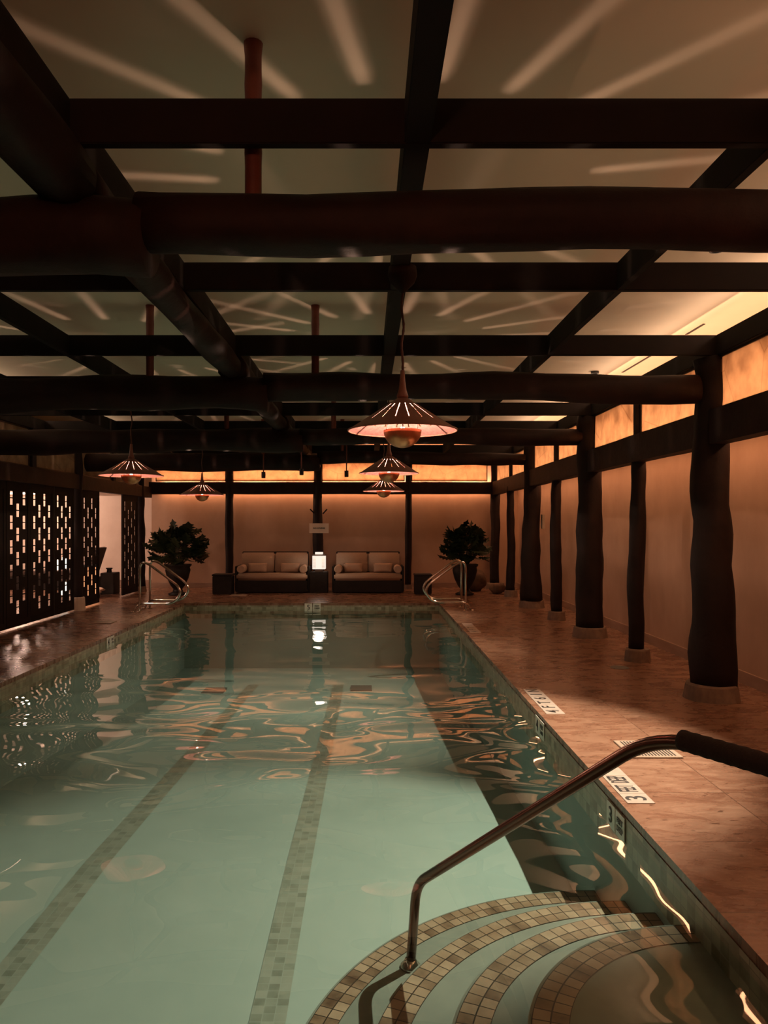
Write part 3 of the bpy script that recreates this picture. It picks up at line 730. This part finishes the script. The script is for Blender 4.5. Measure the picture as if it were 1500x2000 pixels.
# ------------------------------------------------------------------ sofas
def pillow(bm, c, sx, sy, sz, tilt=0.0):
    n = 10; vs = {}
    R_ = Matrix.Rotation(tilt, 4, 'X')
    for s in (1, -1):
        for i in range(n + 1):
            for j in range(n + 1):
                u = i / n * 2 - 1; v = j / n * 2 - 1
                h = (1 - abs(u) ** 3.0) * (1 - abs(v) ** 3.0); pin = 1 - .10 * (1 - abs(u) * abs(v)) * 0
                p = Vector((u * sx / 2 * (1 - .06 * (1 - v * v)), s * sy / 2 * h ** .6 if h > 0 else 0, v * sz / 2 * (1 - .06 * (1 - u * u))))
                vs[s, i, j] = bm.verts.new(Vector(c) + R_ @ p)
        for i in range(n):
            for j in range(n):
                bm.faces.new((vs[s, i, j], vs[s, i + 1, j], vs[s, i + 1, j + 1], vs[s, i, j + 1]))
    bmesh.ops.remove_doubles(bm, verts=bm.verts, dist=.0008)
def sofa(x0, x1, yf, label):
    t = thing('sofa', ((x0 + x1) / 2, yf, 0), label, 'sofa', 'sofas along the back wall')
    xm = (x0 + x1) / 2; yb = yf + .78
    bm = new(); box(bm, (x0, yf + .04, .02), (x1, yb, .28), .01); box(bm, (x0 + .02, yb - .06, .28), (x1 - .02, yb, .905), .01)
    ob('frame', bm, M['urn'], t)
    for xx in (x0 - .05, x1):
        bm = new(); box(bm, (xx, yf + .12, .02), (xx + .05, yb, .60), .012); ob('arm', bm, M['urn'], t)
    bm = new(); box(bm, (x0, yf, .285), (x1, yf + .66, .435), .035); ob('seat_cushion', bm, M['cushion'], t, smooth=True)
    for a, b in ((x0 + .03, xm - .008), (xm + .008, x1 - .03)):
        bm = new(); box(bm, (a, yf + .50, .43), (b, yf + .64, .885), .028)
        for v in bm.verts: v.co.y += (v.co.z - .43) * .16
        ob('back_cushion', bm, M['cushion'], t, smooth=True)
    for c in (x0 + .42, x1 - .42):
        p = new(); pillow(p, (c, yf + .40, .545), .44, .15, .22, -.25)
        tag(ob('throw_pillow', p, M['cushion'], smooth=True), 'small oblong beige pillow on the %s sofa, %s' % ('left' if x0 < -1 else 'right', 'left one' if c < xm else 'right one'), 'pillow', 'throw pillows on the sofas')
    for c in (x0 + .09, x1 - .09):
        bm = new(); tube(bm, [(c, yf + .06, .53), (c, yf + .075, .53), (c, yf + .48, .53), (c, yf + .495, .53)], [.075, .088, .088, .075], seg=20)
        tag(ob('bolster', bm, M['cushion'], smooth=False), 'round beige bolster on the %s sofa, at its %s end' % ('left' if x0 < -1 else 'right', 'left' if c < xm else 'right'), 'bolster', 'bolsters on the sofas')
sofa(-2.92, -1.34, 16.55, 'low beige cushioned sofa left of the lit lantern')
sofa(-.74, .78, 16.55, 'low beige cushioned sofa right of the lit lantern')

# ------------------------------------------------------------------ lantern on pedestal, sign, hooks on the middle column
cx = -1.085; y0 = 16.7
bm = new(); box(bm, (cx - .20, y0 - .08, 0), (cx + .20, y0 + .30, .47), .01)
tag(ob('pedestal', bm, M['urn']), 'dark wooden pedestal between the two sofas under the lantern', 'pedestal')
t = thing('lantern', (cx, y0, .47), 'square glowing white louvred lantern between the two sofas', 'lantern')
bm = new(); box(bm, (cx - .145, y0 - .02, .53), (cx + .145, y0 + .22, .83), .004); ob('light_box', bm, M['lantern'], t)
bm = new(); box(bm, (cx - .09, y0 - .02, .47), (cx + .09, y0 + .2, .53), .004); ob('foot', bm, M['frame'], t)
bm = new(); box(bm, (cx - .085, y0, .86), (cx + .085, y0 + .16, .91), .004); ob('top_cap', bm, M['lantern'], t)
bm = new(); box(bm, (cx - .155, y0 - .03, .83), (cx + .155, y0 + .23, .86), .004); ob('frame', bm, M['frame'], t)
for k in range(9):
    for sx in (-1, 1):
        bm = new(); z = .555 + k * .028; box(bm, (cx + sx * .10 - .034, y0 - .026, z), (cx + sx * .10 + .034, y0 - .019, z + .005)); ob('louvre', bm, M['copper'], t)
lamp('POINT', 'lantern_light', (cx, y0 - .25, .75), 2.5, (1, .75, .55), shadow_soft_size=.12)
t = thing('notice_sign', (-1.15, 17.6, 1.33), 'beige notice board reading NO DIVING on the middle back column', 'sign')
bm = new(); box(bm, (-1.37, 17.59, 1.33), (-.91, 17.61, 1.56), .003); b_ = ob('board', bm, M['sign'], t)
text_mesh('lettering', 'NO DIVING', (-1.14, 17.586, 1.445), (PI / 2, 0, 0), .055, M['ink'], b_)
for sx, nm in ((-1, 'left'), (1, 'right')):
    bm = new(); tube(bm, [(-1.15 + sx * .10, 17.68, 1.79), (-1.15 + sx * .2, 17.6, 1.895)], .016, seg=8)
    tag(ob('coat_peg', bm, M['wood']), 'dark slanted peg on the %s side of the middle back column' % nm, 'peg', 'pegs on the middle column')
bm = new(); box(bm, (XC - .01 + .16, 13.60, 1.46), (XC + .2, 13.72, 1.72), .004)
tag(ob('switch_plate', bm, M['cream']), 'pale switch plate beside the third thick right column', 'switch')

# ------------------------------------------------------------------ plants
def leaf(bm, p, d, L, W):
    d = d.normalized(); s = d.cross(Vector((0, 0, 1)))
    s = s.normalized() if s.length > .05 else Vector((1, 0, 0))
    s = (s + Vector((random.uniform(-.5, .5), random.uniform(-.5, .5), random.uniform(-.5, .5)))).normalized()
    s = (s - d * s.dot(d)).normalized(); nrm = d.cross(s)
    pts = [(0, 0), (.10, .30), (.18, .14), (.32, .46), (.38, .20), (.52, .50), (.58, .22), (.72, .38), (.78, .16), (1, 0)]
    mid = [bm.verts.new(p + d * L * a + nrm * (-.18 * L * a * a)) for a, _ in pts]
    for sg in (1, -1):
        out = [mid[0]] + [bm.verts.new(p + d * L * (a + .06) + s * sg * W * b + nrm * (-.18 * L * a * a + .10 * W * b)) for a, b in pts[1:-1]] + [mid[-1]]
        for i in range(len(pts) - 1):
            vs = [mid[i], mid[i + 1], out[i + 1], out[i]]
            u = []
            for v in vs:
                if v not in u: u.append(v)
            if len(u) >= 3: bm.faces.new(u)
def plant(x, y, rx, rz, zc, label, ulabel, n, ur):
    t = thing('potted_plant', (x, y, 0), label, 'plant', 'large plants at the back corners')
    bm = new(); prof = [(.20, 0), (.22, .03), (.12, .07), (.10, .13), (.16, .20), (.24, .36), (.285, .54), (.27, .60), (.31, .64), (.31, .67), (.27, .67)]
    lathe(bm, (x, y, 0), [(r * ur, z) for r, z in prof], 28); ob('urn', bm, M['urn'], t, smooth=True)
    bs = new(); bl = new()
    for k in range(n):
        a = random.uniform(0, 2 * PI); h = random.uniform(-.75, 1); q = math.sqrt(max(0, 1 - h * h)) if h > 0 else 1 - .12 * abs(h)
        tt = random.uniform(.55, 1.0)
        e = Vector((x + rx * q * tt * math.cos(a), y + rx * q * tt * math.sin(a) * .8, zc + rz * h * tt))
        st = Vector((x + .05 * math.cos(a), y + .05 * math.sin(a), .62))
        mid = (st + e) / 2 + Vector((0, 0, .12))
        if k % 2 == 0: tube(bs, [st, mid, e], [.007, .005, .003], seg=5)
        d = (e - Vector((x, y, zc - .25))).normalized() + Vector((random.uniform(-.6, .6), random.uniform(-.6, .6), random.uniform(-.9, .3)))
        leaf(bl, e - d.normalized() * .10, d, random.uniform(.24, .36), random.uniform(.26, .38))
    ob('stem', bs, M['leaf'], t); ob('foliage', bl, M['leaf'], t)
plant(-4.13, 16.2, .60, .44, 1.02, 'large dark leafy plant in a footed urn left of the left sofa', '', 150, .95)
plant(2.13, 16.2, .48, .42, 1.04, 'dark leafy plant in a tall urn at the right end of the back wall', '', 120, .95)
for x0, x1, y, h, nm in ((-3.40, -2.98, 16.3, .44, 'left of the left sofa'), (1.05, 1.42, 16.3, .44, 'right of the right sofa')):
    t = thing('storage_box', ((x0 + x1) / 2, y, 0), 'dark square box on the floor ' + nm, 'box', 'dark boxes by the sofas')
    bm = new(); box(bm, (x0, y, 0), (x1, y + .4, h - .04), .012); ob('body', bm, M['urn'], t)
    bm = new(); box(bm, (x0 - .012, y - .012, h - .04), (x1 + .012, y + .412, h), .01); ob('lid', bm, M['urn'], t)
for x, y, r, h, nm in ((2.50, 17.1, .24, .50, 'taller one beside the right plant'), (2.90, 16.5, .17, .24, 'low one before the corner column')):
    bm = new(); bmesh.ops.create_icosphere(bm, subdivisions=3, radius=1)
    for v in bm.verts:
        f = 1 + .25 * noise.noise(v.co * 1.3 + Vector((x, y, 0)))
        v.co = Vector((x + v.co.x * r * f, y + v.co.y * r * f, max(0, h * .45 + v.co.z * h * .55 * f)))
    tag(ob('boulder', bm, M['rock'], smooth=True), 'brown rounded boulder in the far right corner, ' + nm, 'rock', 'boulders in the corner')

# ------------------------------------------------------------------ lattice screens on the left
def screen(ya, yb_, cols, label, solid=False, top=EYE + .62, zb=.03, hole=.5):
    t = thing('lattice_screen', (XL, (ya + yb_) / 2, 0), label, 'screen', 'wooden lattice screens on the left')
    f = .07; z0, z1 = zb, top
    bm = new()
    for a, b, c, d in ((ya, ya + f, z0, z1), (yb_ - f, yb_, z0, z1), (ya + f, yb_ - f, z0, z0 + .09), (ya + f, yb_ - f, z1 - .12, z1)):
        box(bm, (XL - .016, a, c), (XL + .016, b, d))
    ob('frame', bm, M['joist'], t)
    bm = new(); a0, a1 = ya + f, yb_ - f; q0, q1 = z0 + .09, z1 - .12
    if solid:
        box(bm, (XL - .006, a0, q0), (XL + .006, a1, q1))
    else:
        wd = (a1 - a0) / cols; hw = wd * hole; per = .36; hh = .20
        for c in range(cols):
            s0 = a0 + c * wd; h0 = s0 + (wd - hw) / 2; h1 = h0 + hw
            box(bm, (XL - .006, s0, q0), (XL + .006, h0, q1)); box(bm, (XL - .006, h1, q0), (XL + .006, s0 + wd, q1))
            z = q1 - (.02 if c % 2 == 0 else .02 + per / 2) 
            prev = q1
            while z - hh > q0:
                if prev > z: box(bm, (XL - .006, h0, z), (XL + .006, h1, prev))
                m_ = z - hh / 2; box(bm, (XL - .006, h0, m_ - .008), (XL + .006, h1, m_ + .008))
                prev = z - hh; z -= per
            if prev > q0: box(bm, (XL - .006, h0, q0), (XL + .006, h1, prev))
    ob('lattice_panel', bm, M['joist'], t)
screen(8.3, 9.5, 5, 'solid dark screen on the left nearest the camera', solid=True)
screen(9.75, 10.66, 3, 'solid dark screen at the left edge of the picture', solid=True)
screen(10.68, 11.42, 3, 'leftmost pierced lattice screen with pale light squares')
screen(11.44, 12.30, 4, 'second pierced lattice screen from the left picture edge')
screen(12.32, 13.14, 4, 'pierced lattice screen just left of the column with the stone block')
screen(13.48, 14.38, 4, 'pierced lattice screen just right of the column with the stone block', hole=.36)
screen(15.75, 16.80, 4, 'pierced lattice screen between the lounge opening and the far left column', hole=.26)

# ------------------------------------------------------------------ side lounge things seen through the gaps
t = thing('lounge_chair', (-6.1, 16.3, 0), 'dark reclined lounge chair back seen through the lounge opening', 'chair')
bm = new(); box(bm, (-6.6, 15.9, .28), (-6.0, 16.9, .36), .01); ob('seat', bm, M['chair_fabric'], t)
bm = new(); q = [(-6.05, 15.9), (-6.05, 16.5)]
vs = [(-6.02, 15.95, .34), (-6.02, 16.55, .34), (-5.80, 16.55, 1.02), (-5.80, 15.95, 1.02)]
f = bm.faces.new([bm.verts.new(v) for v in vs]); ex = bmesh.ops.extrude_face_region(bm, geom=[f]); bmesh.ops.translate(bm, verts=[v for v in ex['geom'] if isinstance(v, bmesh.types.BMVert)], vec=(-.05, 0, .015))
ob('backrest', bm, M['chair_fabric'], t)
for xx in (-6.55, -6.08):
    for yy in (15.95, 16.8):
        bm = new(); box(bm, (xx, yy, 0), (xx + .05, yy + .05, .29)); ob('leg', bm, M['black'], t)
t = thing('side_cabinet', (-5.75, 16.4, 0), 'small dark cabinet with a jar shaped top in the lounge opening', 'cabinet')
bm = new(); box(bm, (-5.86, 16.3, .0), (-5.56, 16.7, .47), .01); ob('body', bm, M['urn'], t)
bm = new(); lathe(bm, (-5.73, 16.5, .47), [(.06, 0), (.05, .04), (.05, .07), (.07, .08), (.07, .10)], 16); ob('knob', bm, M['urn'], t)
bm = new()
for k in range(5):
    pillow(bm, (-5.78 + random.uniform(-.12, .12), 15.75 + random.uniform(-.1, .1), .06 + .025 * k), .32, .08, .16, 1.3)
tag(ob('towel_pile', bm, M['towel'], smooth=True), 'crumpled pale towels on the floor in the lounge opening', 'towels')
for x, y, z, nm in ((-6.1, 15.0, .68, 'taller right'), (-6.92, 16.5, .55, 'left'), (-5.70, 14.0, .24, 'low front')):
    t = thing('table_lamp', (x, y, 0), 'bright lit lamp seen through the third lattice screen, %s one' % nm, 'lamp', 'lit lamps in the lounge')
    bm = new(); lathe(bm, (x, y, 0), [(.07, 0), (.07, .015), (.02, .03), (.02, z - .02)], 16); ob('stand', bm, M['black'], t)
    bm = new(); lathe(bm, (x, y, z - .03), [(.06, 0), (.08, .02), (.06, .22), (.04, .24)], 20); ob('lamp_shade', bm, M['lampshade'], t, smooth=True)
for x0, x1, y, nm in ((-9.2, -8.1, 17.3, 'left'), (-7.9, -6.9, 17.3, 'right')):
    t = thing('daybed', ((x0 + x1) / 2, y, 0), 'low dark daybed behind the lattice screens in the lounge, %s one' % nm, 'daybed', 'daybeds in the lounge')
    bm = new(); box(bm, (x0, y, 0), (x1, y + .8, .30), .01); ob('base', bm, M['urn'], t)
    bm = new(); box(bm, (x0 + .02, y + .02, .30), (x1 - .02, y + .78, .44), .03); ob('mattress', bm, M['chair_fabric'], t)
t = thing('floor_lantern', (-5.7, 15.2, 0), 'orange glowing floor lantern behind the lattice screen by the lounge opening', 'lantern')
bm = new(); box(bm, (-5.86, 15.2, .08), (-5.60, 15.5, .66), .01); ob('glass_box', bm, M['fire'], t)
bm = new(); box(bm, (-5.88, 15.18, 0), (-5.58, 15.52, .08), .01); ob('foot', bm, M['black'], t)
bm = new(); box(bm, (-5.88, 15.18, .66), (-5.58, 15.52, .70), .01); ob('cap', bm, M['black'], t)
